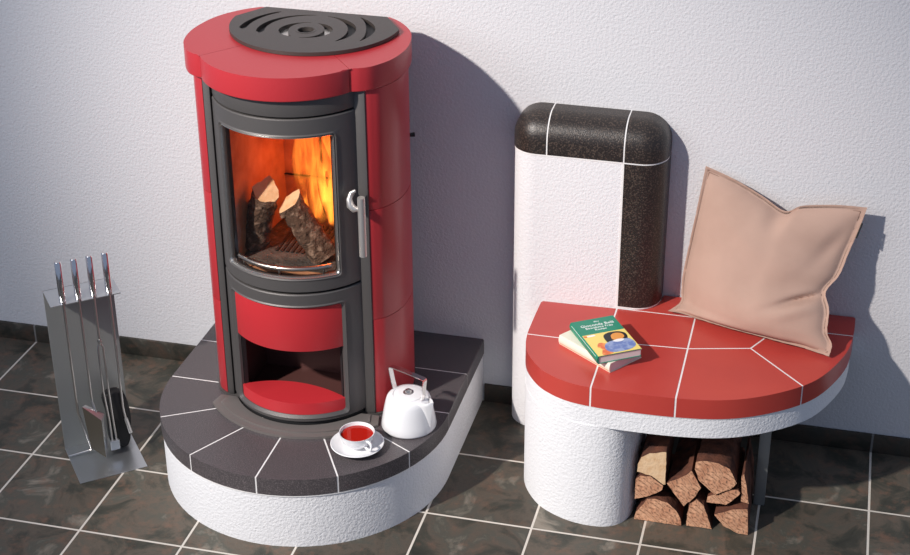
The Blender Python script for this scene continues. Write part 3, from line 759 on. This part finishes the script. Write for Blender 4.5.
pot = thing('teapot', 'white porcelain teapot with a metal strap handle standing on the hearth', 'teapot', (1.254, -.228, HT), atan2(-.39, .92))
obj('pot_body', lathe([(0, .0), (.080, .0), (.0845, .003), (.0855, .008), (.082, .030), (.076, .065), (.070, .092), (.066, .103), (.060, .109), (.048, .1125), (.047, .1095), (.010, .108)], 64), M['porcelain'], pot, smooth=50)
li = obj('pot_lid', lathe([(0, .1175), (.020, .1175), (.036, .1165), (.0455, .1135), (.0465, .111), (.045, .109), (0, .109)], 48), M['porcelain'], pot, smooth=50)
obj('lid_knob', lathe([(0, .1285), (.006, .128), (.010, .125), (.011, .120), (.016, .1182), (.0165, .1172)], 24), M['steel'], li)
sb = bmesh.new()
def spout():
    b = bmesh.new(); n = 10; secs = []
    for j in range(9):
        t = j/8; z = .018+.094*t; r_in = .0835-(z/.112)*.020; w = .004+.023*t; d = r_in+.004+.030*t**1.15
        o_ = [(r_in-.006, -w, z), (r_in+(d-r_in)*.55, -w*.55, z+.001*t), (d, 0, z+.004*t), (r_in+(d-r_in)*.55, w*.55, z+.001*t), (r_in-.006, w, z)]
        secs.append([b.verts.new(q) for q in o_])
    for A, B in zip(secs, secs[1:]):
        for k in range(4): b.faces.new((A[k], A[k+1], B[k+1], B[k]))
    b.faces.new(secs[0])
    return b
so_ = obj('spout', spout(), M['porcelain'], pot, smooth=50)
md = so_.modifiers.new('thickness', 'SOLIDIFY'); md.thickness = .0025; md.offset = -1
hb = bmesh.new()
def strap(pts, w, t, bm):
    V = []
    P = V3(pts)
    for i, p in enumerate(P):
        d = (P[min(i+1, len(P)-1)]-P[max(i-1, 0)]).normalized(); nn = Vector((d.z, 0, -d.x))
        V.append([bm.verts.new(p+Vector((0, sy*w/2, 0))+nn*sn*t/2) for sy, sn in ((-1, -1), (1, -1), (1, 1), (-1, 1))])
    for A, B in zip(V, V[1:]):
        for k in range(4): bm.faces.new((A[k], A[(k+1) % 4], B[(k+1) % 4], B[k]))
    bm.faces.new(V[0][::-1]); bm.faces.new(V[-1])
strap([(-.052, 0, .108), (-.060, 0, .135), (-.069, 0, .176), (-.0695, 0, .182), (-.066, 0, .186), (-.058, 0, .187), (0, 0, .188), (.058, 0, .187), (.064, 0, .186), (.066, 0, .181), (.0645, 0, .175), (.060, 0, .135), (.056, 0, .106)], .0175, .0028, hb)
obj('strap_handle', hb, M['chrome'], pot, smooth=30)

# ------------------------------------------------------------ fireplace tools
TR = math.radians(39.5)
ts = thing('tool_stand', 'bent sheet steel stand for fireplace tools on the slate floor', 'stand', (.090, -.281, 0), TR)
TW, TH, TD = .217, .592, .216
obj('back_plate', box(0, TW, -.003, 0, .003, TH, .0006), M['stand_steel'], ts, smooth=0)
obj('base_plate', box(0, TW, -TD, 0, 0.0003, .003, .0006), M['stand_base'], ts, smooth=0)
shb = bmesh.new(); xs = [.042, .090, .137, .185]
pts = [(0, 0), (TW, 0), (TW, -.115)]
for x in reversed(xs): pts += [(x+.0045, -.115), (x+.0045, -.095)]+[(x+.0045*cos(radians(a)), -.095+.0045*sin(radians(a))) for a in (30, 60, 90, 120, 150)]+[(x-.0045, -.095), (x-.0045, -.115)]
pts += [(0, -.115)]
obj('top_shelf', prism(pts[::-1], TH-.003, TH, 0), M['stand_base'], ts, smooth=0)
def tool(name, label, x, rodpath, extra=None):
    t = thing(name, label, 'fireplace tool', ts_world(x, -.095, 0), TR)
    h = bmesh.new(); tube([(0, 0, TH+.0008), (0, 0, TH+.006), (0, 0, TH+.134), (0, 0, TH+.138)], [.0095, .0105, .0105, .008], 16, h)
    obj('grip', h, M['chrome'], t)
    obj('rod', tube(rodpath, .0038, 10), M['steel'], t)
    return t
def ts_world(x, y, z):
    return (.090+x*cos(TR)-y*sin(TR), -.281+x*sin(TR)+y*cos(TR), z)
def rod_to(z, extra): return [(0, 0, TH+.002), (0, 0, z)]+extra
tool('fire_poker', 'steel poker with a bent tip, leftmost of the tools on the stand', xs[0], rod_to(.185, [(.003, .003, .170), (.028, .018, .040), (.031, .021, .024), (.022, .024, .020), (-.042, .032, .011)]))
sh = tool('ash_shovel', 'steel ash shovel with a square pan, second from the left on the stand', xs[1], rod_to(.235, [(0, -.002, .215), (.004, -.010, .195), (.006, -.014, .180)]))
pan = bmesh.new()
def pan_mesh(bm):
    # pan hanging down, open side towards the back plate, lighter rim on the right
    A = [bm.verts.new(p) for p in ((-.036, -.018, .215), (.017, -.030, .155), (.017, -.028, .010), (-.025, -.018, .056))]
    B = [bm.verts.new(p) for p in ((-.022, -.003, .210), (.031, -.012, .166))]
    C2 = bm.verts.new((.031, -.010, .036)); D2 = bm.verts.new((-.012, -.003, .07))
    bm.faces.new(A); bm.faces.new((A[0], A[1], B[1], B[0])); bm.faces.new((A[1], A[2], C2, B[1])); bm.faces.new((A[0], B[0], D2, A[3]))
pan_mesh(pan)
po = obj('pan', pan, [M['stand_base'], M['bronze']], sh, smooth=0)
for f in po.data.polygons:
    if abs(f.normal.y) > .8 and f.area > .004: f.material_index = 1
mo = po.modifiers.new('sheet', 'SOLIDIFY'); mo.thickness = .002
tg = tool('log_tongs', 'steel log tongs with two thin legs, third from the left on the stand', xs[2], rod_to(.425, []))
jt = lathe([(0, .435), (.006, .433), (.0075, .425), (.006, .417), (0, .415)], 16); obj('tong_joint', jt, M['steel'], tg)
for sg in (-1, 1):
    obj('leg', tube([(0, 0, .425), (sg*.008, -.002, .405), (sg*.0085, -.004, .25), (sg*.006+.004, -.010, .14), (sg*.007+.006, -.014, .060)], .003, 8), M['steel'], tg)
obj('tong_jaw', box(-.010, .020, -.024, -.012, .028, .062, .002), M['stand_base'], tg, smooth=0)
br_ = tool('hearth_brush', 'fireplace brush with a long black bristle head, rightmost tool on the stand', xs[3], rod_to(.17, [(.001, -.002, .15), (.004, -.010, .115)]))
obj('rod_end', tube([(.003, -.008, .128), (.011, -.022, .078)], .0062, 12), M['steel'], br_)
bp_ = [(-.056, .205), (-.030, .218), (.004, .212), (.017, .190), (.025, .120), (.018, .045), (.006, .010), (-.012, .008), (-.046, .028), (-.050, .070), (-.048, .130)]
bm_ = bmesh.new(); out2 = [(p.x, p.y) for p in bez(bp_, 4, True)]
prism([(x, z) for x, z in out2], 0.012, .05, .010, 3, bm_, bevbot=.006)
for v in bm_.verts: v.co = Vector((v.co.x, v.co.z, v.co.y))
obj('bristle_head', bm_, M['black_rubber'], br_)
